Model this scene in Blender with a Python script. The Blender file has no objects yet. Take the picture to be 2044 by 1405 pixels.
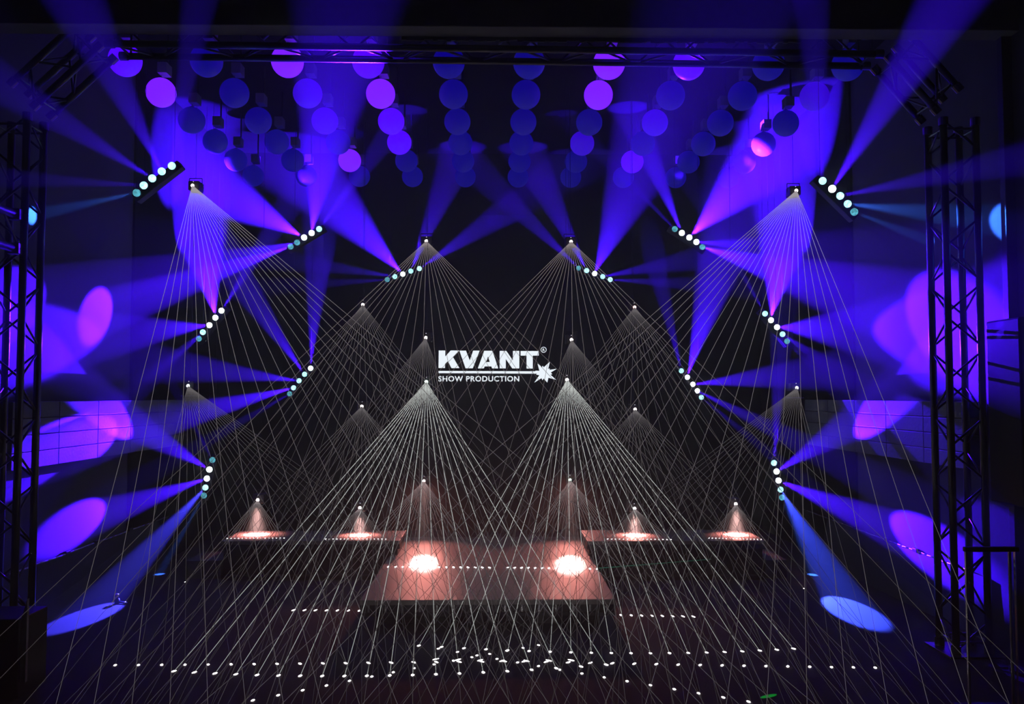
import bpy, bmesh, math, random
from mathutils import Vector, Matrix, Quaternion
from mathutils.geometry import tessellate_polygon

S = bpy.context.scene
C = S.collection
random.seed(7)
PI = math.pi

# ------------------------------------------------------------------ camera
FPX = 1770.0                      # focal length in pixels of the 2044 x 1405 frame
EYE = Vector((0, 0, 1.6))
cam = bpy.data.cameras.new('camera')
cam_ob = bpy.data.objects.new('camera', cam)
C.objects.link(cam_ob)
S.camera = cam_ob
cam.sensor_width = 36.0
cam.lens = 36.0 * FPX / 2044.0
cam.clip_end = 200
cam_ob.location = EYE
cam_ob.rotation_euler = (PI / 2 + math.atan(87.5 / FPX), 0, -math.atan(30 / FPX))
CR = cam_ob.rotation_euler.to_matrix()

# ------------------------------------------------------------------ world: stage haze
HAZE = 0.06
world = bpy.data.worlds.new('stage_haze')
S.world = world
world.use_nodes = True
wn = world.node_tree
wn.nodes.clear()
wo = wn.nodes.new('ShaderNodeOutputWorld')
wb = wn.nodes.new('ShaderNodeBackground')
wb.inputs['Color'].default_value = (0, 0, 0, 1)
wn.links.new(wb.outputs[0], wo.inputs['Surface'])
wv = wn.nodes.new('ShaderNodeVolumeScatter')
wv.inputs['Density'].default_value = HAZE
wv.inputs['Anisotropy'].default_value = 0.15
wn.links.new(wv.outputs[0], wo.inputs['Volume'])
S.cycles.max_bounces = 3
S.cycles.use_adaptive_sampling = True
S.cycles.adaptive_threshold = 0.02
S.cycles.diffuse_bounces = 0
S.cycles.glossy_bounces = 2
S.cycles.volume_bounces = 0
S.cycles.sample_clamp_indirect = 4.0
S.cycles.use_denoising = True

S.view_settings.view_transform = 'Standard'
S.view_settings.look = 'None'
S.view_settings.gamma = 1.0
S.view_settings.use_curve_mapping = False
S.view_settings.exposure = 0.0

BEAM_POWER = 11500.0               # full power of one beam lamp
VIOLET = (0.048, 0.003, 1.0)
CYAN = (0.03, 0.14, 0.9)

# ------------------------------------------------------------------ places in the room
def ray(px, py):
    return CR @ Vector(((px - 1022) / FPX, -(py - 702.5) / FPX, -1))
def at(px, py, depth):            # point at that distance into the room
    v = ray(px, py); return EYE + v * (depth / v.y)
def on_floor(px, py, z=0.0):      # point at that height
    v = ray(px, py); return EYE + v * ((z - EYE.z) / v.z)
def on_wall(px, py, x):           # point on a side wall
    v = ray(px, py); return EYE + v * (x / v.x)

# ------------------------------------------------------------------ materials
def mat(name, col, rough=0.6, metal=0.0, noise=0.0, scale=8.0, bump=0.0, spec=0.5):
    m = bpy.data.materials.new(name); m.use_nodes = True
    nt = m.node_tree; b = nt.nodes['Principled BSDF']
    b.inputs['Base Color'].default_value = (*col, 1)
    b.inputs['Roughness'].default_value = rough
    b.inputs['Metallic'].default_value = metal
    b.inputs['Specular IOR Level'].default_value = spec
    if noise or bump:
        tc = nt.nodes.new('ShaderNodeTexCoord')
        nz = nt.nodes.new('ShaderNodeTexNoise'); nz.inputs['Scale'].default_value = scale
        nz.inputs['Detail'].default_value = 5
        nt.links.new(tc.outputs['Object'], nz.inputs['Vector'])
        if noise:
            mx = nt.nodes.new('ShaderNodeMix'); mx.data_type = 'RGBA'
            mx.inputs[6].default_value = (*[c * (1 - noise) for c in col], 1)
            mx.inputs[7].default_value = (*[min(1, c * (1 + noise)) for c in col], 1)
            nt.links.new(nz.outputs['Fac'], mx.inputs[0])
            nt.links.new(mx.outputs[2], b.inputs['Base Color'])
        if bump:
            bp = nt.nodes.new('ShaderNodeBump'); bp.inputs['Strength'].default_value = bump
            bp.inputs['Distance'].default_value = 0.01
            nt.links.new(nz.outputs['Fac'], bp.inputs['Height'])
            nt.links.new(bp.outputs[0], b.inputs['Normal'])
    return m

def glow(name, col, strength):
    m = bpy.data.materials.new(name); m.use_nodes = True
    nt = m.node_tree; nt.nodes.clear()
    o = nt.nodes.new('ShaderNodeOutputMaterial'); e = nt.nodes.new('ShaderNodeEmission')
    e.inputs['Color'].default_value = (*col, 1); e.inputs['Strength'].default_value = strength
    nt.links.new(e.outputs[0], o.inputs['Surface'])
    m.cycles.emission_sampling = 'NONE'
    return m

def lens_mat(name, col, strength):
    # multi-facet lens: cells of slightly different brightness
    m = glow(name, col, strength)
    nt = m.node_tree; e = nt.nodes['Emission']
    tc = nt.nodes.new('ShaderNodeTexCoord'); v = nt.nodes.new('ShaderNodeTexVoronoi')
    v.inputs['Scale'].default_value = 60
    nt.links.new(tc.outputs['Object'], v.inputs['Vector'])
    rp = nt.nodes.new('ShaderNodeMapRange'); rp.inputs['From Max'].default_value = 1
    rp.inputs['To Min'].default_value = strength * 0.45; rp.inputs['To Max'].default_value = strength * 1.4
    nt.links.new(v.outputs['Color'], rp.inputs['Value'])
    nt.links.new(rp.outputs[0], e.inputs['Strength'])
    return m

M = {}
M['floor'] = mat('dark_stage_carpet', (0.05, 0.036, 0.042), 0.8, noise=0.35, scale=60, bump=0.15, spec=0.25)
M['wall'] = mat('painted_plaster', (0.10, 0.10, 0.12), 0.85, noise=0.08, scale=30, bump=0.08)
M['wall_back'] = mat('dark_rear_wall', (0.006, 0.006, 0.008), 0.95, noise=0.3, scale=6, spec=0.02)  # made-up dark finish that keeps beam patches off the rear side walls
M['ceiling'] = mat('black_ceiling', (0.005, 0.005, 0.007), 0.9, noise=0.3, scale=4, spec=0.05)
M['beamwood'] = mat('painted_header', (0.35, 0.33, 0.36), 0.7, noise=0.2, scale=14, bump=0.2)
M['panel'] = mat('ribbed_panel', (0.27, 0.27, 0.31), 0.6, noise=0.25, scale=40, bump=0.25)
M['base'] = mat('dark_plinth', (0.07, 0.07, 0.08), 0.6, noise=0.25, scale=10)
M['truss'] = mat('black_aluminium', (0.10, 0.10, 0.115), 0.3, 0.9, noise=0.2, scale=30)
M['black'] = mat('black_plastic', (0.012, 0.012, 0.014), 0.5, noise=0.2, scale=30)
M['case'] = mat('black_laminate', (0.006, 0.006, 0.009), 0.4, noise=0.3, scale=12, spec=0.15)
M['alu'] = mat('brushed_aluminium', (0.6, 0.6, 0.62), 0.28, 1.0, noise=0.15, scale=50)
M['ledtop'] = mat('led_floor_mesh', (0.46, 0.42, 0.42), 0.36, noise=0.25, scale=160, bump=0.3)
M['fascia'] = mat('platform_fascia', (0.02, 0.022, 0.035), 0.45, 0.2, noise=0.2, scale=20)
M['winch'] = mat('white_winch_case', (0.5, 0.5, 0.52), 0.5, noise=0.15, scale=20)
M['grille'] = mat('speaker_grille', (0.01, 0.01, 0.012), 0.7, noise=0.4, scale=200)
M['logo'] = glow('screen_white', (0.80, 0.87, 0.93), 1.7)
M['screen'] = mat('led_screen_black', (0.002, 0.002, 0.003), 0.7, noise=0.3, scale=60, spec=0.03)
M['lens_hot'] = glow('lens_full', (0.80, 1.0, 1.0), 9.0)
M['lens_mid'] = lens_mat('lens_medium', (0.42, 0.95, 1.0), 2.6)
M['lens_dim'] = lens_mat('lens_low', (0.12, 0.55, 0.70), 1.1)
M['led_red'] = glow('led_red', (1, 0.03, 0.05), 3.0)
M['led_white'] = glow('led_white', (0.8, 0.75, 0.9), 1.0)
def pane_mat():
    m = bpy.data.materials.new('clear_acrylic'); m.use_nodes = True
    nt = m.node_tree; nt.nodes.clear()
    o = nt.nodes.new('ShaderNodeOutputMaterial'); t = nt.nodes.new('ShaderNodeBsdfTransparent'); g = nt.nodes.new('ShaderNodeBsdfGlossy')
    t.inputs['Color'].default_value = (0.9, 0.92, 0.95, 1); g.inputs['Roughness'].default_value = 0.03
    x = nt.nodes.new('ShaderNodeMixShader'); f = nt.nodes.new('ShaderNodeFresnel'); f.inputs['IOR'].default_value = 1.45
    nt.links.new(f.outputs[0], x.inputs[0]); nt.links.new(t.outputs[0], x.inputs[1]); nt.links.new(g.outputs[0], x.inputs[2])
    nt.links.new(x.outputs[0], o.inputs['Surface'])
    return m
M['pane'] = pane_mat()
M['chrome'] = mat('polished_brass', (0.9, 0.65, 0.45), 0.12, 1.0, noise=0.05, scale=20)

# ball lamps: frosted white shells, each with its own lamp inside set to a level of the show
def ball_mat(name, col, level):
    m = mat(name, (0.26, 0.26, 0.32), 0.45)
    b = m.node_tree.nodes['Principled BSDF']
    b.inputs['Subsurface Weight'].default_value = 1.0
    b.inputs['Subsurface Radius'].default_value = (0.2, 0.2, 0.2)
    b.inputs['Subsurface Scale'].default_value = 0.5
    b.inputs['Emission Color'].default_value = (*col, 1)
    b.inputs['Emission Strength'].default_value = level
    m.cycles.emission_sampling = 'NONE'
    return m
M['ball_low'] = ball_mat('ball_low', (0.01, 0.0, 1.0), 0.24)
M['ball_soft'] = ball_mat('ball_soft', (0.05, 0.0, 1.0), 0.75)
M['ball_mid'] = ball_mat('ball_mid', (0.075, 0.0, 1.0), 1.45)
M['ball_full'] = ball_mat('ball_full', (0.13, 0.008, 1.0), 2.2)

# ------------------------------------------------------------------ mesh helpers
def bm_box(bm, a, b):
    (x0, y0, z0), (x1, y1, z1) = a, b
    vs = [bm.verts.new(p) for p in ((x0, y0, z0), (x1, y0, z0), (x1, y1, z0), (x0, y1, z0),
                                    (x0, y0, z1), (x1, y0, z1), (x1, y1, z1), (x0, y1, z1))]
    for f in ((3, 2, 1, 0), (4, 5, 6, 7), (0, 1, 5, 4), (1, 2, 6, 5), (2, 3, 7, 6), (3, 0, 4, 7)):
        bm.faces.new([vs[i] for i in f])

def bm_tube(bm, p0, p1, r, n=10, r1=None, cap=True):
    p0, p1 = Vector(p0), Vector(p1); r1 = r if r1 is None else r1
    q = (p1 - p0).to_track_quat('Z', 'Y')
    A, B = [], []
    for i in range(n):
        a = 2 * PI * i / n; d = Vector((math.cos(a), math.sin(a), 0))
        A.append(bm.verts.new(p0 + q @ (d * r))); B.append(bm.verts.new(p1 + q @ (d * r1)))
    for i in range(n):
        bm.faces.new((A[i], A[(i + 1) % n], B[(i + 1) % n], B[i]))
    if cap:
        bm.faces.new(A[::-1]); bm.faces.new(B)

def bm_sphere(bm, c, r, u=16, v=10, scale=(1, 1, 1), rot=None):
    mtx = Matrix.Translation(c) @ (rot.to_matrix().to_4x4() if rot else Matrix()) @ Matrix.Diagonal((*scale, 1))
    bmesh.ops.create_uvsphere(bm, u_segments=u, v_segments=v, radius=r, matrix=mtx)

def bm_poly(bm, pts, y0, y1):
    # pts (x, z) outline, extruded from y0 to y1
    A = [bm.verts.new((x, y0, z)) for x, z in pts]; B = [bm.verts.new((x, y1, z)) for x, z in pts]
    n = len(pts)
    for tri in tessellate_polygon([[Vector((x, z, 0)) for x, z in pts]]):
        bm.faces.new([A[i] for i in tri]); bm.faces.new([B[i] for i in tri])
    for i in range(n):
        bm.faces.new((A[i], B[i], B[(i + 1) % n], A[(i + 1) % n]))

def obj(name, bm, material, parent=None, smooth=False, bevel=0.0, world=True):
    # geometry is given in room coordinates; under a parent it is moved into the parent's frame
    bmesh.ops.recalc_face_normals(bm, faces=bm.faces[:])
    me = bpy.data.meshes.new(name)
    if parent is not None and world:
        o = root_loc(parent)
        bmesh.ops.translate(bm, verts=bm.verts[:], vec=-o)
    if smooth:
        for f in bm.faces: f.smooth = True
    bm.to_mesh(me); bm.free()
    me.materials.append(M[material] if isinstance(material, str) else material)
    ob = bpy.data.objects.new(name, me); C.objects.link(ob)
    if parent is not None: ob.parent = parent
    if bevel:
        md = ob.modifiers.new('bevel', 'BEVEL'); md.width = bevel; md.segments = 2; md.limit_method = 'ANGLE'
    return ob

def root_loc(o):
    p = Vector((0, 0, 0))
    while o is not None:
        p += Vector(o.location); o = o.parent
    return p

def tag(o, label=None, cat=None, group=None, kind=None):
    if label: o['label'] = label
    if cat: o['category'] = cat
    if group: o['group'] = group
    if kind: o['kind'] = kind
    return o

def thing(name, label, cat, loc, group=None):
    e = bpy.data.objects.new(name, None); C.objects.link(e)
    e.location = loc; e.empty_display_size = 0.05
    return tag(e, label, cat, group)

def struct(name, bm, material, parent=None, bevel=0.0):
    o = obj(name, bm, material, parent, bevel=bevel)
    o['kind'] = 'structure'
    return o

def boxobj(name, a, b, material, parent=None, bevel=0.0):
    bm = bmesh.new(); bm_box(bm, a, b)
    return obj(name, bm, material, parent, bevel=bevel)

def aim(o, d):
    o.rotation_mode = 'QUATERNION'
    o.rotation_quaternion = Vector(d).normalized().to_track_quat('-Z', 'Y')

def spot(name, p, d, power, col, size, blend, parent, soft=0.012):
    L = bpy.data.lights.new(name, 'SPOT'); L.energy = power; L.color = col
    L.spot_size = math.radians(size); L.spot_blend = blend; L.shadow_soft_size = soft
    o = bpy.data.objects.new(name, L); C.objects.link(o)
    o.parent = parent; o.location = Vector(p) - root_loc(parent)
    aim(o, d)
    return o

# ================================================================== THE SETTING
XL, XR = -3.25, 3.22
YB = 10.7
ZC = 4.55
bm = bmesh.new(); bm_box(bm, (-4.2, 0.3, -0.1), (4.2, YB + 0.2, 0)); struct('floor', bm, 'floor')
bm = bmesh.new(); bm_box(bm, (XL - 0.15, 2.6, 0), (XL, 7.9, ZC)); wall_l = struct('wall_left', bm, 'wall')
bm = bmesh.new(); bm_box(bm, (XR, 2.6, 0), (XR + 0.15, 7.9, ZC)); wall_r = struct('wall_right', bm, 'wall')
for nm, x0, x1 in (('wall_rear_left', XL - 0.15, XL + 0.02), ('wall_rear_right', XR - 0.02, XR + 0.15)):
    bm = bmesh.new(); bm_box(bm, (x0, 7.9, 0), (x1, YB, ZC)); struct(nm, bm, 'wall_back')  # blackened stretch, added so the beams leave no visible patches here
bm = bmesh.new(); bm_box(bm, (XL - 0.15, YB, 0), (XR + 0.15, YB + 0.15, ZC)); struct('wall_back', bm, 'screen')
bm = bmesh.new(); bm_box(bm, (XL - 0.15, 5.47, ZC), (XR + 0.15, YB, ZC + 0.12)); struct('ceiling', bm, 'ceiling')
# low front ceiling ends in a header beam whose underside catches the stage light
bm = bmesh.new(); bm_box(bm, (XL - 0.15, 5.31, 3.85), (XR + 0.15, 5.47, ZC + 0.12))
header = struct('trim_1', bm, 'beamwood', bevel=0.006)
bm = bmesh.new(); bm_box(bm, (XL - 0.15, 2.6, 4.05), (XR + 0.15, 5.31, 4.2)); struct('ceiling_front', bm, 'ceiling')
# ragged plaster lip along the back edge of the header
bm = bmesh.new(); rr = random.Random(3)
prev = None
for i in range(90):
    x = -0.6 + i * 0.028
    bm_box(bm, (x, 5.468, 3.835 - rr.random() * 0.012), (x + 0.03, 5.486, 3.87))
obj('plaster_lip', bm, 'beamwood', header)

# ribbed wall panels (four boards high) on both side walls, plinth ledges below
def panel_boards(side, wall):
    x0 = XL if side < 0 else XR
    x1 = x0 + 0.12 * (-side)
    for r in range(4):
        z0 = 1.115 + r * 0.1125
        for k in range(5):
            y0 = 5.8 + k * 0.62
            boxobj('panel_board', (min(x0, x1), y0, z0), (max(x0, x1) - 0.0 if side > 0 else x1, y0 + 0.614, z0 + 0.108),
                   'panel', wall, 0.003)
panel_boards(-1, wall_l); panel_boards(1, wall_r)
for side, nm in ((-1, 'baseboard_left'), (1, 'baseboard_right')):
    X = abs(XL if side < 0 else XR)
    bm = bmesh.new(); v = [bm.verts.new((side * x, y, z)) for x, y, z in (
        (X, 5.8, 0), (X - 0.03, 5.8, 0), (X - 0.02, 5.8, 0.41), (X, 5.8, 0.41),
        (X, 8.6, 0), (3.12, 8.6, 0), (X - 0.02, 8.6, 0.41), (X, 8.6, 0.41))]
    for f in ((0, 1, 2, 3), (7, 6, 5, 4), (1, 5, 6, 2), (2, 6, 7, 3), (0, 4, 5, 1), (3, 7, 4, 0)):
        bm.faces.new([v[i] for i in f])
    struct(nm, bm, 'base')

# ================================================================== LED SCREEN WITH THE LOGO
YS = 10.45
a0, a1 = at(640, 1010, YS), at(1345, 430, YS)
scr = thing('led_screen', 'black video wall at the back showing a white company logo', 'screen', (0, YS, 0))
boxobj('screen_body', (a0.x, YS, a0.z), (a1.x, YS + 0.12, a1.z), 'screen', scr, 0.004)
for px in (660, 1000, 1325):
    p = at(px, 1000, YS)
    boxobj('stand_leg', (p.x - 0.03, YS + 0.02, 0), (p.x + 0.03, YS + 0.1, a0.z + 0.02), 'black', scr)
def lp(zx, zy):                   # point of the logo artwork on the screen face
    p = at(860 + zx * 270 / 2044, 680 + zy * 270 / 2044, YS); return (p.x, p.z)
def shape(name, loops):
    for pts in loops:
        bm = bmesh.new(); bm_poly(bm, [lp(*p) for p in pts], YS - 0.006, YS + 0.001)
        obj(name, bm, 'logo', scr)
shape('letter_k', [[(120, 148), (218, 148), (218, 240), (300, 148), (428, 148), (333, 245), (432, 414), (312, 414), (258, 308), (214, 350), (214, 412), (116, 412)]])
shape('letter_v', [[(432, 150), (530, 150), (588, 298), (640, 150), (738, 150), (634, 416), (524, 416)]])
# the letter A as two limbs and a bar joined in one mesh
bm = bmesh.new()
for pts in ([(808, 152), (864, 152), (864, 235), (836, 322), (812, 388), (802, 418), (710, 418)],
            [(864, 152), (930, 152), (1018, 418), (926, 418), (914, 388), (890, 322), (864, 235)],
            [(836, 322), (890, 322), (914, 388), (812, 388)]):
    bm_poly(bm, [lp(*p) for p in pts], YS - 0.006, YS + 0.001)
obj('letter_a', bm, 'logo', scr)
shape('letter_n', [[(1040, 154), (1140, 154), (1240, 300), (1240, 154), (1336, 154), (1336, 418), (1230, 418), (1132, 275), (1132, 418), (1040, 418)]])
shape('letter_t', [[(1356, 156), (1630, 156), (1630, 225), (1540, 225), (1540, 420), (1446, 420), (1446, 225), (1356, 225)]])
shape('logo_underline', [[(114, 456), (1620, 462), (1620, 498), (114, 490)]])
shape('logo_starburst', [[(1562, 634), (1640, 520), (1590, 514), (1612, 492), (1575, 452), (1640, 455), (1612, 345), (1680, 402), (1690, 376), (1706, 402), (1800, 315),
                          (1772, 425), (1800, 420), (1790, 440), (1904, 424), (1812, 480), (1834, 508), (1806, 512), (1892, 590), (1776, 560), (1760, 634), (1704, 570), (1686, 598), (1672, 565)]])
def text_mesh(name, body, zx, zy, height, width, bold, parent):
    cu = bpy.data.curves.new(name, 'FONT'); cu.body = body; cu.size = 1.0; cu.offset = bold; cu.space_character = 1.12
    tmp = bpy.data.objects.new(name, cu); C.objects.link(tmp)
    bpy.context.view_layer.update()
    me = bpy.data.meshes.new_from_object(tmp.evaluated_get(bpy.context.evaluated_depsgraph_get()))
    bpy.data.objects.remove(tmp)
    xs = [v.co.x for v in me.vertices]; ys = [v.co.y for v in me.vertices]
    q0 = lp(zx, zy); q1 = lp(zx + width, zy - height)
    for v in me.vertices:
        u = (v.co.x - min(xs)) / (max(xs) - min(xs)); w = (v.co.y - min(ys)) / (max(ys) - min(ys))
        v.co = Vector((q0[0] + (q1[0] - q0[0]) * u, YS - 0.005, q0[1] + (q1[1] - q0[1]) * w)) - root_loc(parent)
    me.materials.clear(); me.materials.append(M['logo'])
    ob = bpy.data.objects.new(name, me); C.objects.link(ob); ob.parent = parent
    return ob
text_mesh('logo_lettering', 'SHOW PRODUCTION', 114, 616, 82, 1222, 0.022, scr)
text_mesh('registered_letter', 'R', 1687, 158, 40, 36, 0.012, scr)
bm = bmesh.new(); cx, cz = lp(1704, 137); rad = abs(lp(1748, 137)[0] - cx)
ring = []
for i in range(28):
    a = 2 * PI * i / 28
    ring.append([bm.verts.new((cx + math.cos(a) * rad * k, y, cz + math.sin(a) * rad * k)) for k, y in ((1.0, YS - 0.005), (0.82, YS - 0.005), (0.82, YS), (1.0, YS))])
for i in range(28):
    a, b = ring[i], ring[(i + 1) % 28]
    for j in range(4): bm.faces.new((a[j], b[j], b[(j + 1) % 4], a[(j + 1) % 4]))
obj('registered_ring', bm, 'logo', scr)

# ================================================================== PLATFORM AND RISERS
PZ = 0.20
pf0, pf1 = on_floor(718, 1198, PZ), on_floor(1230, 1198, PZ)
PX0, PX1, PY0, PY1 = pf0.x, pf1.x, pf0.y, 8.9
plat = thing('stage_platform', 'low central catwalk platform topped with pinkish lit panels', 'platform', (0, PY0, 0))
boxobj('platform_base', (PX0 + 0.09, PY0 + 0.16, 0), (PX1 - 0.09, PY1, PZ - 0.075), 'case', plat)
ys = [PY0, 6.88, 7.70, 8.5, PY1]
for i in range(4):
    boxobj('deck_panel', (PX0, ys[i] + 0.002, PZ - 0.035), (PX1, ys[i + 1] - 0.002, PZ), 'ledtop', plat, 0.002)
boxobj('fascia', (PX0, PY0 + 0.012, PZ - 0.085), (PX1, PY0 + 0.05, PZ - 0.036), 'fascia', plat, 0.002)
boxobj('edge_trim', (PX0, PY0 + 0.006, PZ - 0.115), (PX1, PY0 + 0.06, PZ - 0.088), 'fascia', plat, 0.003)
for i in range(15):
    x = PX0 + 0.06 + i * (PX1 - PX0 - 0.12) / 14
    boxobj('fascia_rib', (x - 0.006, PY0 + 0.004, PZ - 0.083), (x + 0.006, PY0 + 0.014, PZ - 0.038), 'alu', plat)

RZ = 0.33
def riser(label, pxa, pxb, pxfoot, side):
    a, b = on_floor(pxa, 1080, RZ), on_floor(pxb, 1080, RZ)
    y0, y1 = a.y, 8.45
    t = thing('stage_riser', label, 'riser', ((a.x + b.x) / 2, y0, 0))
    n = 3
    for i in range(n):
        xa = a.x + (b.x - a.x) * i / n; xb = a.x + (b.x - a.x) * (i + 1) / n
        boxobj('deck_panel', (xa + 0.001, y0, RZ - 0.03), (xb - 0.001, y1, RZ), 'ledtop', t, 0.002)
    boxobj('fascia', (a.x, y0 + 0.008, RZ - 0.075), (b.x, y0 + 0.05, RZ - 0.032), 'fascia', t, 0.002)
    boxobj('riser_body', (a.x + 0.02, y0 + 0.03, 0), (b.x - 0.02, y1, RZ - 0.032), 'case', t)
    f = on_floor(pxfoot, 1156); o = a.x if side < 0 else b.x
    x0, x1 = sorted((f.x, o))
    boxobj('side_step', (x0, y0 + 0.02, 0), (x1, y1 - 0.1, 0.16), 'base', t, 0.006)
    boxobj('kick_strip', (a.x + 0.03, y0 - 0.06, 0), (b.x - 0.03, y0 + 0.03, 0.035), 'case', t, 0.004)
    return (a.x, b.x, y0, y1)
RL = riser('black stage riser left of the central platform', 440, 797, 370, -1)
RR = riser('black stage riser right of the central platform', 1172, 1530, 1575, 1)

# ================================================================== TRUSSES
TW = 0.205
def truss(name, label, p0, p1, nrm, pitch=0.21, base=False, brace_r=0.0075):
    p0, p1, nrm = Vector(p0), Vector(p1), Vector(nrm).normalized()
    t = thing(name, label, 'truss', p0)
    Y = Vector((0, 1, 0)); offs = [Vector((0, 0, 0)), nrm * TW, nrm * TW + Y * TW, Y * TW]
    L = (p1 - p0).length; d = (p1 - p0) / L
    for o in offs:
        bm = bmesh.new(); bm_tube(bm, p0 + o, p1 + o, 0.0225, 14)
        ch = obj('chord', bm, 'truss', t, True)
        for e in (p0 + o, p1 + o):
            s = -1 if (e - p0 - o).length > 0.01 else 1
            bm = bmesh.new(); bm_tube(bm, e, e + d * s * 0.05, 0.029, 12)
            obj('coupler', bm, 'truss', ch)
    n = max(2, round(L / pitch)); st = L / n
    for f in range(4):
        A, B = offs[f], offs[(f + 1) % 4]
        for i in range(n):
            q0 = p0 + d * (st * i + 0.02) + (A if (i + f) % 2 == 0 else B)
            q1 = p0 + d * (st * (i + 1) - 0.02) + (B if (i + f) % 2 == 0 else A)
            bm = bmesh.new(); bm_tube(bm, q0, q1, brace_r, 6)
            obj('brace', bm, 'truss', t, True)
    for e in (p0, p1):
        for f in range(4):
            bm = bmesh.new(); bm_tube(bm, e + offs[f] + d * (0.07 if e == p0 else -0.07), e + offs[(f + 1) % 4] + d * (0.07 if e == p0 else -0.07), brace_r, 6)
            obj('end_rung', bm, 'truss', t)
    if base:
        c = p0 + (offs[0] + offs[2]) / 2
        boxobj('base_plate', (c.x - 0.17, c.y - 0.17, 0), (c.x + 0.17, c.y + 0.17, 0.012), 'truss', t, 0.002)
    return t
TY = 5.5
tl = at(62, 225, TY); tr = at(1900, 235, TY)
XTL, XTR = -2.93, 2.83
truss('truss_tower', 'black box truss tower at the left edge of the stage', (XTL, TY, 0.012), (XTL, TY, tl.z), (-1, 0, 0), base=True)
truss('truss_tower', 'black box truss tower at the right edge of the stage', (XTR, TY, 0.012), (XTR, TY, tr.z), (1, 0, 0), base=True)
dl0, dl1 = Vector((XTL + 0.03, TY, tl.z + 0.03)), at(203, 88, TY)
truss('corner_truss', 'diagonal truss joining the left tower to the header truss', dl0, dl1, (-1, 0, 1))
dr0, dr1 = Vector((XTR - 0.03, TY, tr.z + 0.03)), at(1770, 110, TY)
truss('corner_truss', 'diagonal truss joining the right tower to the header truss', dr0, dr1, (1, 0, 1))
h0, h1 = at(212, 87, TY), at(1762, 108, TY)
truss('header_truss', 'horizontal black header truss spanning the stage under the ceiling beam', h0, h1, (0, 0, 1), pitch=0.26)
# ladder truss coming forward from the left tower along the wall
t = thing('ladder_truss', 'black ladder truss running forward from the left tower', 'truss', (XTL - 0.03, 4.3, 2.5))
za, zb = at(58, 428, TY - 0.05).z, at(60, 496, TY - 0.05).z
for z in (za, zb):
    bm = bmesh.new(); bm_tube(bm, (XTL - 0.03, 3.6, z), (XTL - 0.03, TY - 0.05, z), 0.026, 14); obj('chord', bm, 'truss', t, True)
for i in range(8):
    y = 3.7 + i * 0.23
    bm = bmesh.new(); bm_tube(bm, (XTL - 0.03, y, za if i % 2 else zb), (XTL - 0.03, y + 0.21, zb if i % 2 else za), 0.008, 6); obj('brace', bm, 'truss', t)
for z in (za, zb):
    boxobj('clamp', (XTL - 0.065, TY - 0.07, z - 0.035), (XTL + 0.005, TY - 0.026, z + 0.035), 'truss', t, 0.005)

# ================================================================== BEAM BARS (five lamps each)
def lamp_dir(p, d, tpx, tpy, W, lpy):
    """direction seen in the picture from lamp to (tpx, tpy); a beam that looks W degrees wide
    although the lens gives CONE degrees leans towards the audience"""
    q = at(tpx, tpy, d)
    lat = (q - p).normalized()
    view = (EYE - p).normalized()
    lat = (lat - view * lat.dot(view)).normalized()
    rise = tpy < lpy - 45
    if rise: s = 0.95 if d > 7 else 0.5
    else: s = min(0.45, math.tan(math.radians(CONE / 2)) / math.tan(math.radians(max(W, 1) / 2)))
    cone = 2 * math.degrees(math.atan(math.tan(math.radians(W / 2)) * s))
    away = -1.0 if rise and d > 7 else 1.0          # upward beams of the rear bars lean slightly upstage
    return lat * s + view * (away * math.sqrt(1 - s * s)), cone
CONE = 15.0

def beam_bar(label, lamps, d, group):
    """lamps: (lens px, lens py, target, brightness, lens kind[, cone, colour])"""
    pts = [at(l[0], l[1], d) for l in lamps]
    mid = pts[2]
    axis = (pts[4] - pts[0]).normalized()
    t = thing('beam_bar', label, 'stage light', mid)
    back = Vector((0, 1, 0)); up = axis.cross(back).normalized()
    if up.z < 0: up = -up
    # housing: a slim bevelled bar behind the lamps
    bm = bmesh.new()
    e0, e1 = pts[0] - axis * 0.05, pts[4] + axis * 0.05
    v = []
    for e in (e0, e1):
        for du, dy in ((-0.033, 0.048), (0.033, 0.048), (0.033, 0.13), (-0.033, 0.13)):
            v.append(bm.verts.new(e + up * du + back * dy))
    for f in ((0, 1, 2, 3), (7, 6, 5, 4), (0, 4, 5, 1), (1, 5, 6, 2), (2, 6, 7, 3), (3, 7, 4, 0)):
        bm.faces.new([v[i] for i in f])
    obj('housing', bm, 'black', t, bevel=0.006)
    for e in (pts[0] + axis * 0.02, pts[4] - axis * 0.02):
        bm = bmesh.new(); bm_tube(bm, e + back * 0.09, Vector((e.x, e.y + 0.09, ZC)), 0.0018, 5); obj('suspension_wire', bm, 'black', t)
    for l, p in zip(lamps, pts):
        bm = bmesh.new(); bm_tube(bm, p + back * 0.05, p + back * 0.004, 0.02, 12, 0.03); head = obj('lamp_head', bm, 'black', t, True)
        bm = bmesh.new(); bm_sphere(bm, p, 0.0282, 16, 10)
        ln = obj('lens', bm, {'h': 'lens_hot', 'm': 'lens_mid', 'd': 'lens_dim'}[l[4]], head, True)
        cone = l[5] if len(l) > 5 else None; col = l[6] if len(l) > 6 else VIOLET
        tg = l[2]
        if len(tg) == 3 and not isinstance(tg, Vector):
            W = tg[2] * (1.4 if tg[2] > 17 else 1.2); dr, size = lamp_dir(p, d, tg[0], tg[1], W, l[1]); blend = 0.45
        else:
            dr = (tg - p).normalized(); size = (cone or 12) * 1.25; blend = 0.25 if cone < 9.2 else 0.4
        spot('beam_light', p + dr.normalized() * 0.038, dr, BEAM_POWER * l[3] * (1.15 if isinstance(tg, Vector) else (1.3 if d > 7 else 0.8) if tg[1] < l[1] - 45 else 1.0), col, size, blend, t)

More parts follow.
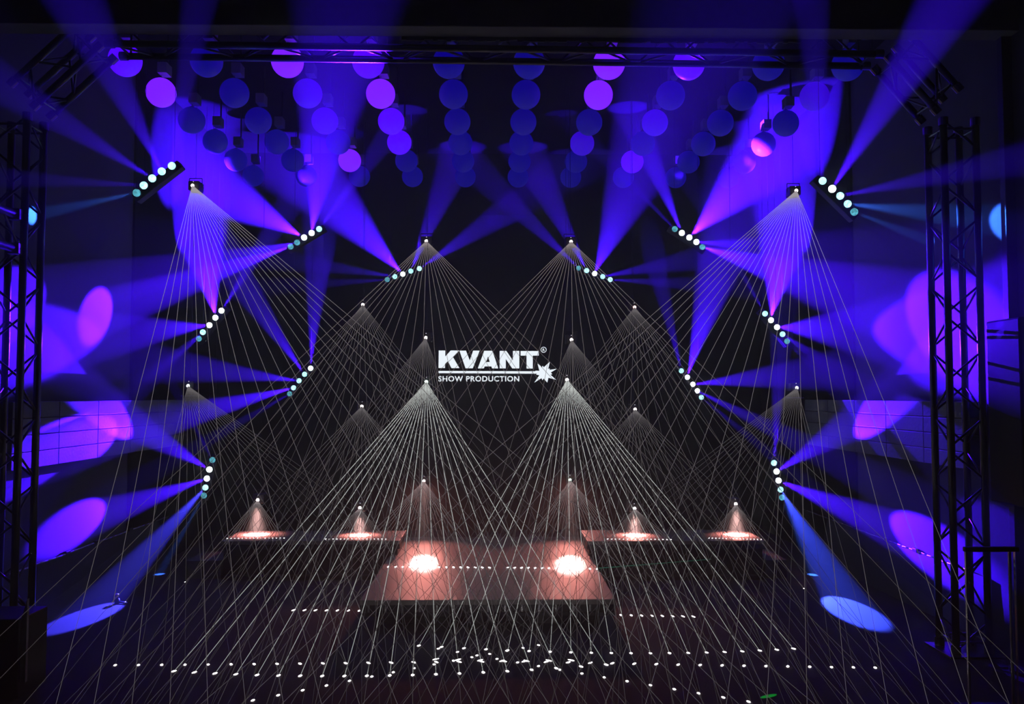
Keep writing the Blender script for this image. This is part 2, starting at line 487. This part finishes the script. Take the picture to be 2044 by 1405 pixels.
XWL, XWR = XL, XR
beam_bar('tilted five-lamp beam bar highest on the left, beside the left tower', [
    (343, 331, (374, 143, 11.5), 0.20, 'm'), (323, 342, (223, 143, 17), 0.24, 'm'), (304, 356, (115, 238, 14), 0.22, 'm'),
    (287, 370, (100, 360, 9), 0.10, 'm'), (273, 385, on_wall(64, 430, XWL), 0.08, 'd', 8, CYAN)], 6.5, 0)
beam_bar('five-lamp beam bar above and between the left truss lasers, second down on left', [
    (637, 457, (720, 345, 11), 0.22, 'm'), (622, 465, on_floor(685, 50, 3.86) + Vector((0, 0, 0.1)), 0.85, 'h', 10), (607, 474, (400, 360, 27), 1.0, 'h'),
    (593, 484, on_wall(15, 610, XWL), 0.50, 'd', 8), (580, 492, on_wall(195, 627, XWL), 1.2, 'd', 10.5)], 8.6, 0)
beam_bar('five-lamp beam bar beneath the upper left central laser, nearest the middle', [
    (837, 536, (1012, 420, 15), 0.26, 'm'), (820, 541, (885, 380, 17), 0.3, 'm'), (804, 547, (660, 395, 24), 0.85, 'h'),
    (788, 552, (660, 533, 11), 0.18, 'm'), (773, 558, (640, 566, 9), 0.11, 'd')], 10.0, 0)
beam_bar('five-lamp beam bar at mid height on the left, above the left wall laser', [
    (442, 620, (525, 490, 12), 0.25, 'h'), (430, 634, (402, 480, 28), 1.0, 'h'), (418, 649, on_wall(5, 690, XWL), 0.35, 'h', 11),
    (405, 663, on_wall(215, 825, -3.13), 0.08, 'm', 8), (397, 676, (330, 728, 9), 0.12, 'd')], 8.9, 0)
beam_bar('five-lamp beam bar left of the logo at eye level', [
    (620, 735, (634, 540, 14), 0.42, 'h'), (608, 747, (500, 590, 15), 0.38, 'm'), (597, 760, (430, 740, 15), 0.5, 'm'),
    (586, 774, on_wall(158, 884, -3.13), 1.0, 'm', 6), (578, 786, (480, 842, 8), 0.15, 'd')], 10.0, 0)
beam_bar('nearly upright five-lamp beam bar lowest on the left', [
    (424, 918, (404, 880, 7), 0.10, 'd'), (418, 937, on_wall(205, 812, -3.15), 0.3, 'h', 12), (413, 955, on_wall(178, 1035, XWL + 0.02), 0.5, 'h', 10),
    (410, 973, on_floor(182, 1226), 0.40, 'm', 7.5, (0.05, 0.045, 1.0)), (407, 989, on_floor(318, 1146), 0.10, 'd', 4.5, CYAN)], 8.6, 0)
beam_bar('tilted five-lamp beam bar highest on the right, beside the right tower', [
    (1642, 361, (1630, 175, 11), 0.25, 'm'), (1661, 377, (1790, 170, 16), 0.6, 'h'), (1677, 391, (1857, 355, 11), 0.22, 'm'),
    (1692, 407, on_wall(2010, 442, XWR), 0.10, 'm', 10, CYAN), (1705, 423, on_wall(1858, 482, XWR), 0.06, 'd', 8, CYAN)], 6.5, 0)
beam_bar('five-lamp beam bar with the widest upward beam, second down on right', [
    (1347, 457, (1262, 370, 8), 0.12, 'd'), (1361, 465, (1292, 300, 15), 0.45, 'h'), (1376, 474, (1540, 305, 32), 1.15, 'h'),
    (1390, 483, (1490, 489, 17), 0.4, 'h'), (1402, 493, on_wall(1890, 645, XWR), 0.9, 'd', 13.5)], 8.6, 0)
beam_bar('five-lamp beam bar beneath the upper right central laser, nearest the middle', [
    (1155, 535, (1020, 405, 13), 0.22, 'd'), (1171, 540, (1090, 380, 17), 0.26, 'm'), (1187, 546, on_floor(1400, 52, 3.86) + Vector((0, 0, 0.06)), 0.6, 'h', 10),
    (1203, 552, (1330, 528, 14), 0.22, 'm'), (1218, 558, (1400, 568, 10), 0.2, 'm')], 10.0, 0)
beam_bar('five-lamp beam bar at mid height on the right, above the right wall laser', [
    (1527, 626, (1478, 540, 8), 0.15, 'm'), (1539, 639, (1560, 505, 29), 1.05, 'h'), (1551, 653, on_wall(1940, 665, XWR), 0.35, 'h', 14.5),
    (1562, 667, on_wall(1800, 832, 3.1), 0.12, 'm', 8), (1571, 681, on_wall(1815, 930, 3.2), 0.06, 'd', 6)], 8.9, 0)
beam_bar('five-lamp beam bar right of the logo at eye level', [
    (1360, 740, (1325, 594, 11), 0.2, 'm'), (1372, 753, (1418, 590, 18), 0.75, 'h'), (1383, 767, (1535, 752, 16), 0.6, 'h'),
    (1392, 780, (1507, 838, 11), 0.42, 'h'), (1400, 793, (1530, 900, 7), 0.18, 'm')], 10.0, 0)
beam_bar('nearly upright five-lamp beam bar lowest on the right', [
    (1545, 924, (1550, 840, 10), 0.3, 'm'), (1550, 941, on_wall(1765, 806, 3.12), 0.3, 'h', 12.5), (1554, 959, on_wall(1828, 1075, XWR - 0.02), 0.6, 'h', 10),
    (1558, 977, on_floor(1694, 1214), 0.45, 'm', 8.5, (0.04, 0.075, 1.0)), (1561, 993, on_floor(1622, 1147), 0.12, 'd', 4.5, CYAN)], 8.6, 0)

# ================================================================== BALL LAMPS under the ceiling
ORD = ['leftmost', 'second from left', 'third from left', 'fourth from left', 'fifth from left',
       'fifth from right', 'fourth from right', 'third from right', 'second from right', 'rightmost']
ROWN = ['front', 'second', 'third', 'fourth', 'fifth', 'rearmost']
ROWY = [6.4, 7.09, 7.81, 8.47, 9.14, 9.8]
BALLS = {}
for key in ('low', 'soft', 'mid', 'full'):
    bm = bmesh.new(); bm_sphere(bm, (0, 0, 0), 0.117, 32, 20)
    o = obj('ball', bm, 'ball_' + key, None, True); BALLS[key] = o.data; bpy.data.objects.remove(o)
LEVEL = ['mlfmllfmll', 'flsfllflls', 'llsmlllsll', 'lllmllslll', 'llfllllmll', 'llllllllll']
KEY = {'l': 'low', 's': 'soft', 'm': 'mid', 'f': 'full'}
bm = bmesh.new(); bm_box(bm, (-0.012, -0.06, 0), (0.062, 0.06, 0.085)); win_o = obj('winch_box', bm, 'winch'); win_me = win_o.data
bm = bmesh.new(); bm_tube(bm, (0, 0, 0.1), (0, 0, 0.16), 0.002, 6); cab_o = obj('cable', bm, 'black'); cab_me = cab_o.data
bm = bmesh.new(); bm_tube(bm, (0.05, 0, 0.22), (0.05, 0, ZC - 4.06), 0.008, 8); arm_o = obj('hanger', bm, 'black'); arm_me = arm_o.data
bm = bmesh.new(); bm_tube(bm, (0, 0, 0.108), (0, 0, 0.122), 0.02, 12); cap_o = obj('cap', bm, 'black'); cap_me = cap_o.data
for o in (win_o, cab_o, arm_o, cap_o): bpy.data.objects.remove(o)
bl, br = at(250, 123, 6.4), at(1692, 127, 6.4)
ZBALL = (bl.z + br.z) / 2
for r, y in enumerate(ROWY):
    for c in range(10):
        x = bl.x + (br.x - bl.x) * c / 9
        t = thing('ball_lamp', '%s hanging ball lamp, %s in the %s row' % ({'l': 'dim blue', 's': 'soft blue', 'm': 'violet-lit', 'f': 'bright violet'}[LEVEL[r][c]], ORD[c], ROWN[r]), 'ball lamp',
                  (x, y, ZBALL), 'kinetic ball lamps under the ceiling')
        for nm, me, dz in (('ball', BALLS[KEY[LEVEL[r][c]]], 0), ('cap', cap_me, 0), ('cable', cab_me, 0), ('winch_box', win_me, 0.145), ('hanger', arm_me, 0)):
            o = bpy.data.objects.new(nm, me); C.objects.link(o); o.parent = t; o.location = (0, 0, dz)

# ================================================================== LASER PROJECTORS AND THEIR BEAMS
BOXES = [((PX0, PY0, 0), (PX1, PY1, PZ)), ((RL[0], RL[2], 0), (RL[1], RL[3], RZ)), ((RR[0], RR[2], 0), (RR[1], RR[3], RZ))]
def first_hit(p, d):
    best = None
    def keep(t, n):
        nonlocal best
        if t > 0.02 and (best is None or t < best[0]): best = (t, n)
    if d.z < 0: keep(-p.z / d.z, Vector((0, 0, 1)))
    if d.x < 0: keep((-3.2 - p.x) / d.x, Vector((1, 0, 0)))
    if d.x > 0: keep((3.18 - p.x) / d.x, Vector((-1, 0, 0)))
    for a, b in BOXES:
        t0, t1, ax = -1e9, 1e9, None
        for i in range(3):
            if abs(d[i]) < 1e-9:
                if p[i] < a[i] or p[i] > b[i]: t0 = 1e9
                continue
            u, v = (a[i] - p[i]) / d[i], (b[i] - p[i]) / d[i]
            if u > v: u, v = v, u
            if u > t0: t0, ax = u, i
            t1 = min(t1, v)
        if t0 < t1 and t0 > 0:
            n = Vector((0, 0, 0)); n[ax] = -1 if d[ax] > 0 else 1
            keep(t0, n)
    return best

HAZECOMP = math.exp(HAZE * 8)
LASER = {}
def laser_mat(key, col, strength, fall=0.0):
    if key not in LASER:
        m = LASER[key] = glow('laser_' + key, col, strength * HAZECOMP)
        if fall:
            # fade with distance painted into the emission, brightest at the aperture (its own origin)
            nt = m.node_tree
            tc = nt.nodes.new('ShaderNodeTexCoord'); ln = nt.nodes.new('ShaderNodeVectorMath'); ln.operation = 'LENGTH'
            nt.links.new(tc.outputs['Object'], ln.inputs[0])
            pw = nt.nodes.new('ShaderNodeMath'); pw.operation = 'POWER'; pw.inputs[1].default_value = 1.6
            ad = nt.nodes.new('ShaderNodeMath'); ad.operation = 'MULTIPLY_ADD'
            ad.inputs[1].default_value = (1 / fall) ** 1.6; ad.inputs[2].default_value = 1.0
            nt.links.new(ln.outputs['Value'], pw.inputs[0]); nt.links.new(pw.outputs[0], ad.inputs[0])
            dv = nt.nodes.new('ShaderNodeMath'); dv.operation = 'DIVIDE'; dv.inputs[0].default_value = strength * HAZECOMP
            nt.links.new(ad.outputs[0], dv.inputs[1]); nt.links.new(dv.outputs[0], nt.nodes['Emission'].inputs['Strength'])
    return LASER[key]

def quad(a, b, c, t):             # curve through a (t=0), b (t=.5), c (t=1)
    return tuple(a[i] * (1 - t) * (1 - 2 * t) + 4 * b[i] * t * (1 - t) + c[i] * t * (2 * t - 1) for i in range(2))

def laser(label, apx, apy, d, row, n, tone='dim', radius=0.0017, zrow=0.0, hot=(1.0, 0.85, 0.85), shelf=False, spill=0, dot=1.0):
    p = at(apx, apy, d)
    t = thing('laser_projector', label, 'laser', p)
    back = Vector((0, 1, 0))
    bm = bmesh.new(); bm_box(bm, p + Vector((-0.05, 0.03, -0.035)), p + Vector((0.05, 0.16, 0.05)))
    hs = obj('housing', bm, 'black', t, bevel=0.006)
    for k in range(5):
        z = p.z - 0.02 + k * 0.014
        boxobj('cooling_fin', (p.x + 0.05, p.y + 0.045, z), (p.x + 0.056, p.y + 0.15, z + 0.006), 'black', hs)
    bm = bmesh.new(); bm_tube(bm, p + back * 0.032, p + back * 0.012, 0.016, 14, 0.014); obj('aperture_ring', bm, 'black', t)
    bm = bmesh.new(); bm_sphere(bm, p + back * 0.006, 0.0155, 14, 8)
    obj('aperture_lens', bm, glow('aperture_glow', hot, 8.0), t, True)
    q = at(apx, apy - 9, d)
    bm = bmesh.new(); bm_sphere(bm, q + back * 0.026, 0.0045, 8, 6); obj('indicator', bm, 'led_white', t)
    # yoke and wires
    bm = bmesh.new()
    for s in (-1, 1):
        bm_tube(bm, p + Vector((s * 0.058, 0.09, 0.0)), p + Vector((s * 0.058, 0.09, 0.085)), 0.004, 6)
    bm_tube(bm, p + Vector((-0.058, 0.09, 0.085)), p + Vector((0.058, 0.09, 0.085)), 0.004, 6)
    obj('yoke', bm, 'black', t)
    bm = bmesh.new(); bm_tube(bm, p + Vector((0, 0.09, 0.085)), (p.x, p.y + 0.09, ZC), 0.0018, 5); obj('suspension_wire', bm, 'black', t)
    if shelf:
        boxobj('shelf_plate', (p.x - 0.06, p.y - 0.02, p.z - 0.1), (p.x + 0.06, p.y + 0.16, p.z - 0.094), 'alu', t)
        bm = bmesh.new(); bm_tube(bm, p + Vector((0, 0.1, -0.094)), p + Vector((0, 0.1, -0.03)), 0.006, 8); obj('shelf_post', bm, 'black', t)
    lm = {'dim': laser_mat('dim', (0.95, 0.86, 0.9), 0.115, 1.7), 'mid': laser_mat('mid', (0.97, 0.86, 0.92), 0.32, 2.2),
          'bright': laser_mat('bright', (0.92, 0.97, 0.93), 0.48, 4.0), 'warm': laser_mat('warm', (1.0, 0.84, 0.86), 0.22, 1.8)}[tone]
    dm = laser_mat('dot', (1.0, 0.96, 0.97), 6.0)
    for i in range(n):
        u = i / (n - 1)
        x, y = quad(*row, u) if len(row) == 3 else tuple(row[0][k] * (1 - u) + row[1][k] * u for k in range(2))
        e = on_floor(x, y, zrow); dr = (e - p).normalized()
        hit = first_hit(p, dr)
        e = p + dr * hit[0]
        bm = bmesh.new(); q0 = p + dr * 0.012; nseg = max(2, int((e - q0).length / 0.35))
        for k in range(nseg):
            ra, rb = (radius * (1 - 0.4 * kk / nseg) for kk in (k, k + 1))
            bm_tube(bm, q0.lerp(e, k / nseg), q0.lerp(e, (k + 1) / nseg), ra, 5, rb, cap=False)
        b = obj('laser_beam', bm, lm, t)  # haze lit by the laser, built as a thin glowing tube that narrows
        # laser light where the beam lands, painted as a small flat glowing patch
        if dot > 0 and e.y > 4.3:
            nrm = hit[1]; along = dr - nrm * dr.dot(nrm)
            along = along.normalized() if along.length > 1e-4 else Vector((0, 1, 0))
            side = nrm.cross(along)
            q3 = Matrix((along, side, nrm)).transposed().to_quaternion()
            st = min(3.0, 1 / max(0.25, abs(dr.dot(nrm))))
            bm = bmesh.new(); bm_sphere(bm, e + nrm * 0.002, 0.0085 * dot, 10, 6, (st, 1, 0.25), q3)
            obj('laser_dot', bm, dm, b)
    if spill:
        w = on_floor(*spill[:2], spill[2])
        dr = (w - p).normalized()
        spot('spill_light', p + dr * 0.04, dr, spill[3], (1.0, 0.30, 0.25), 100 if spill[2] > 0.3 else 76, 1.0, t, 0.03)
        spot('core_light', p + dr * 0.04, dr, spill[4], (1.0, 0.56, 0.52), spill[5], 1.0, t, 0.03)
    return t

def rows(apx, apy, sl, sr, y):
    return [(apx + sl * (y - apy), y), (apx + sr * (y - apy), y)]
laser('upper left laser projector spreading a long white fan, beside the left wall', 384, 370, 8.0, rows(384, 370, -0.263, 1.2, 1560), 21, 'mid', 0.0019)
laser('upper right laser projector spreading a long white fan, beside the right wall', 1590, 380, 8.0, rows(1590, 380, -1.16, 0.414, 1560), 21, 'mid', 0.0019)
laser('left wall laser projector at eye level over a small shelf', 375, 770, 8.6, [(230, 1328), (690, 1324), (1140, 1318)], 21, 'dim', hot=(0.8, 0.9, 1.0), shelf=True)
laser('right wall laser projector at eye level over a small shelf', 1591, 774, 8.6, [(1747, 1333), (1310, 1326), (870, 1316)], 21, 'dim', hot=(1.0, 0.98, 1.0), shelf=True)
laser('highest left central laser projector above the logo', 851, 481, 8.2, rows(851, 481, -1.08, 1.02, 1560), 21, 'warm', 0.0018)
laser('highest right central laser projector above the logo', 1140, 482, 8.2, rows(1140, 482, -1.02, 1.05, 1560), 21, 'warm', 0.0018)
laser('left laser projector outside the logo, below the left central beam bar', 724, 608, 8.6, rows(724, 608, -0.80, 0.80, 1540), 20, 'dim')
laser('right reddish laser projector outside the logo, below the right central beam bar', 1267, 613, 8.6, rows(1267, 613, -0.80, 0.80, 1540), 20, 'dim', hot=(1.0, 0.55, 0.55))
laser('laser projector touching the upper left of the logo', 850, 674, 8.2, [(1075, 1288), (720, 1355), (230, 1455)], 20, 'dim')
laser('laser projector beside the upper right of the logo', 1141, 678, 8.2, [(875, 1295), (1275, 1364), (1760, 1445)], 20, 'dim')
laser('brightest greenish laser projector at the lower left of the logo', 851, 762, 7.9, [(347, 1340), (755, 1349), (1210, 1327)], 20, 'bright', 0.0030, hot=(0.75, 1.0, 0.9), shelf=True, dot=1.15)
laser('brightest laser projector at the lower right of the logo', 1132, 758, 7.9, [(836, 1289), (1240, 1304), (1584, 1295)], 20, 'bright', 0.0028, shelf=True, dot=1.15)
laser('laser projector left of centre at half height, below eye level', 722, 811, 8.6, rows(722, 811, -1.0, 0.9, 1500), 20, 'dim')
laser('laser projector right of centre at half height, below eye level', 1268, 817, 8.6, rows(1268, 817, -0.9, 1.05, 1500), 20, 'dim')
laser('low left laser projector shining on the central platform', 846, 960, 9.1, [(586, 1218), (1045, 1222)], 22, 'warm', zrow=0.0, spill=(845, 1120, PZ, 75, 900, 9.5), dot=1.0)
low_right = laser('low right laser projector shining on the central platform', 1138, 958, 9.1, [(950, 1222), (1384, 1231)], 22, 'warm', zrow=0.0, hot=(0.6, 1.0, 0.8), spill=(1138, 1123, PZ, 70, 850, 9.5), dot=1.0)
laser('lowest outer left laser projector over the left riser', 514, 998, 8.25, [(446, 1075), (567, 1074)], 17, 'warm', 0.0013, zrow=RZ, spill=(512, 1067, RZ, 34, 1500, 44), dot=0.55)
laser('lowest inner left laser projector over the left riser', 718, 1014, 8.25, [(650, 1076), (770, 1076)], 17, 'warm', 0.0013, zrow=RZ, spill=(718, 1068, RZ, 34, 1500, 44), dot=0.55)
laser('lowest inner right laser projector over the right riser', 1267, 1015, 8.25, [(1213, 1076), (1339, 1077)], 17, 'warm', 0.0013, zrow=RZ, spill=(1267, 1068, RZ, 34, 1500, 44), dot=0.55)
laser('lowest outer right laser projector over the right riser', 1469, 1006, 8.25, [(1415, 1074), (1526, 1077)], 17, 'warm', 0.0013, zrow=RZ, spill=(1470, 1067, RZ, 34, 1500, 44), dot=0.55)

# stray green reflection of the low right laser off the platform edge, and its light on the floor, both as glowing shapes
bm = bmesh.new(); bm_tube(bm, on_floor(1196, 1135, PZ) + Vector((0, 0, 0.004)), at(1420, 1116, 7.7), 0.003, 6, 0.0015)
obj('stray_beam', bm, laser_mat('green', (0.05, 1.0, 0.55), 0.07), low_right)
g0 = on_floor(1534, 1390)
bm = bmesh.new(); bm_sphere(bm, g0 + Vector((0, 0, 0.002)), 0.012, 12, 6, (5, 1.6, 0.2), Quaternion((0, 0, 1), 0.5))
obj('stray_glow', bm, laser_mat('green_glow', (0.02, 1.0, 0.12), 0.12), low_right)

# ================================================================== THINGS AT THE EDGES
# clear acrylic panel stand at the lower right: polished posts and a black top rail
y0 = 4.5
c0, c1 = at(1927, 1092, y0), at(2014, 1092, y0)
t = thing('acrylic_stand', 'clear acrylic panel stand with bright polished edges at the lower right', 'stand', ((c0.x + c1.x) / 2, y0, 0))
boxobj('clear_panel', (c0.x + 0.008, y0 + 0.004, 0.02), (c1.x, y0 + 0.012, c0.z - 0.02), 'pane', t)
for x in (c0.x, c1.x):
    boxobj('edge_post', (x, y0, 0.015), (x + 0.012, y0 + 0.016, c0.z - 0.005), 'alu', t, 0.003)
boxobj('edge_post', (c1.x + 0.016, y0 + 0.0, 0.015), (c1.x + 0.03, y0 + 0.016, c0.z - 0.01), 'pane', t)
boxobj('top_rail', (c0.x - 0.004, y0 - 0.006, c0.z - 0.024), (c1.x + 0.05, y0 + 0.022, c0.z), 'case', t, 0.003)
boxobj('base_plate', (c0.x - 0.02, y0 - 0.12, 0), (c1.x + 0.06, y0 + 0.14, 0.015), 'case', t, 0.004)
# loudspeaker on a pole in front of the right tower
y0, y1 = 4.98, 5.34
s0, s1 = at(1967, 642, y1), at(1967, 1000, y1)
t = thing('loudspeaker', 'black loudspeaker cabinet on a pole at the right edge', 'speaker', (s0.x + 0.12, 5.16, 0))
boxobj('cabinet', (s0.x, y0 + 0.012, s1.z), (s0.x + 0.24, y1, s0.z), 'case', t, 0.012)
boxobj('grille', (s0.x + 0.012, y0, s1.z + 0.015), (s0.x + 0.228, y0 + 0.014, s0.z - 0.015), 'grille', t, 0.004)
bm = bmesh.new(); bm_tube(bm, (s0.x + 0.12, 5.16, 0.02), (s0.x + 0.12, 5.16, s1.z), 0.018, 12); obj('pole', bm, 'black', t)
bm = bmesh.new(); bm_tube(bm, (s0.x + 0.12, 5.16, 0), (s0.x + 0.12, 5.16, 0.02), 0.12, 24); obj('base_disc', bm, 'black', t)
# black steel column behind it
p0, p1 = at(2004, 400, 5.42), at(2036, 400, 5.42)
bm = bmesh.new(); bm_box(bm, (p0.x, 5.40, 0), (p1.x, 5.46, 3.86)); struct('trim_2', bm, 'black', bevel=0.004)
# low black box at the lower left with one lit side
y0 = 4.75
b0 = at(38, 1236, y0)
t = thing('equipment_box', 'low black equipment box at the lower left corner', 'box', (b0.x - 0.3, y0, 0))
boxobj('box_body', (b0.x - 0.55, y0, 0.02), (b0.x, y0 + 0.3, b0.z), 'case', t, 0.006)
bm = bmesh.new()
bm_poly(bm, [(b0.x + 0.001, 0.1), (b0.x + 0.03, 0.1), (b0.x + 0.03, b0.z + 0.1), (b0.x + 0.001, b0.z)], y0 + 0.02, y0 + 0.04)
obj('lit_side_strip', bm, 'panel', t)  # pale strip added to stand for the lit side of the box
for sx in (-0.5, -0.05):
    for sy in (0.04, 0.26):
        bm = bmesh.new(); bm_tube(bm, (b0.x + sx, y0 + sy, 0), (b0.x + sx, y0 + sy, 0.022), 0.02, 10); obj('rubber_foot', bm, 'black', t)
# small ball-headed device lying on the floor by the left wall
g = on_floor(234, 1204)
t = thing('ball_head_clamp', 'small shiny ball-headed clamp standing in the lit floor patch at left', 'clamp', g)
bm = bmesh.new(); bm_tube(bm, g, g + Vector((0, 0, 0.035)), 0.022, 14, 0.016); obj('foot', bm, 'black', t, True)
bm = bmesh.new(); bm_sphere(bm, g + Vector((-0.006, 0, 0.052)), 0.024, 18, 12); obj('ball_head', bm, 'chrome', t, True)
bm = bmesh.new(); bm_tube(bm, g + Vector((0.012, -0.005, 0.012)), g + Vector((0.085, -0.03, 0.008)), 0.008, 10); obj('handle', bm, 'alu', t, True)
# cables lying on the plinth ledges
for side, label in ((-1, 'thin cable with plugs lying on the left wall ledge'), (1, 'thin cable with plugs lying on the right wall ledge')):
    x = -3.23 if side < 0 else 3.2
    t = thing('cable', label, 'cable', (x, 7.0, 0.41))
    bm = bmesh.new(); r2 = random.Random(side + 5); pts = [Vector((x + r2.uniform(-0.008, 0.008), 6.0 + i * 0.1, 0.417)) for i in range(34)]
    for a, b in zip(pts, pts[1:]): bm_tube(bm, a, b, 0.006, 6)
    obj('cord', bm, 'alu', t, True)
    for y in (6.75, 7.25, 7.9):
        boxobj('plug', (x - 0.014, y, 0.411), (x + 0.014, y + 0.07, 0.437), 'black', t, 0.004)
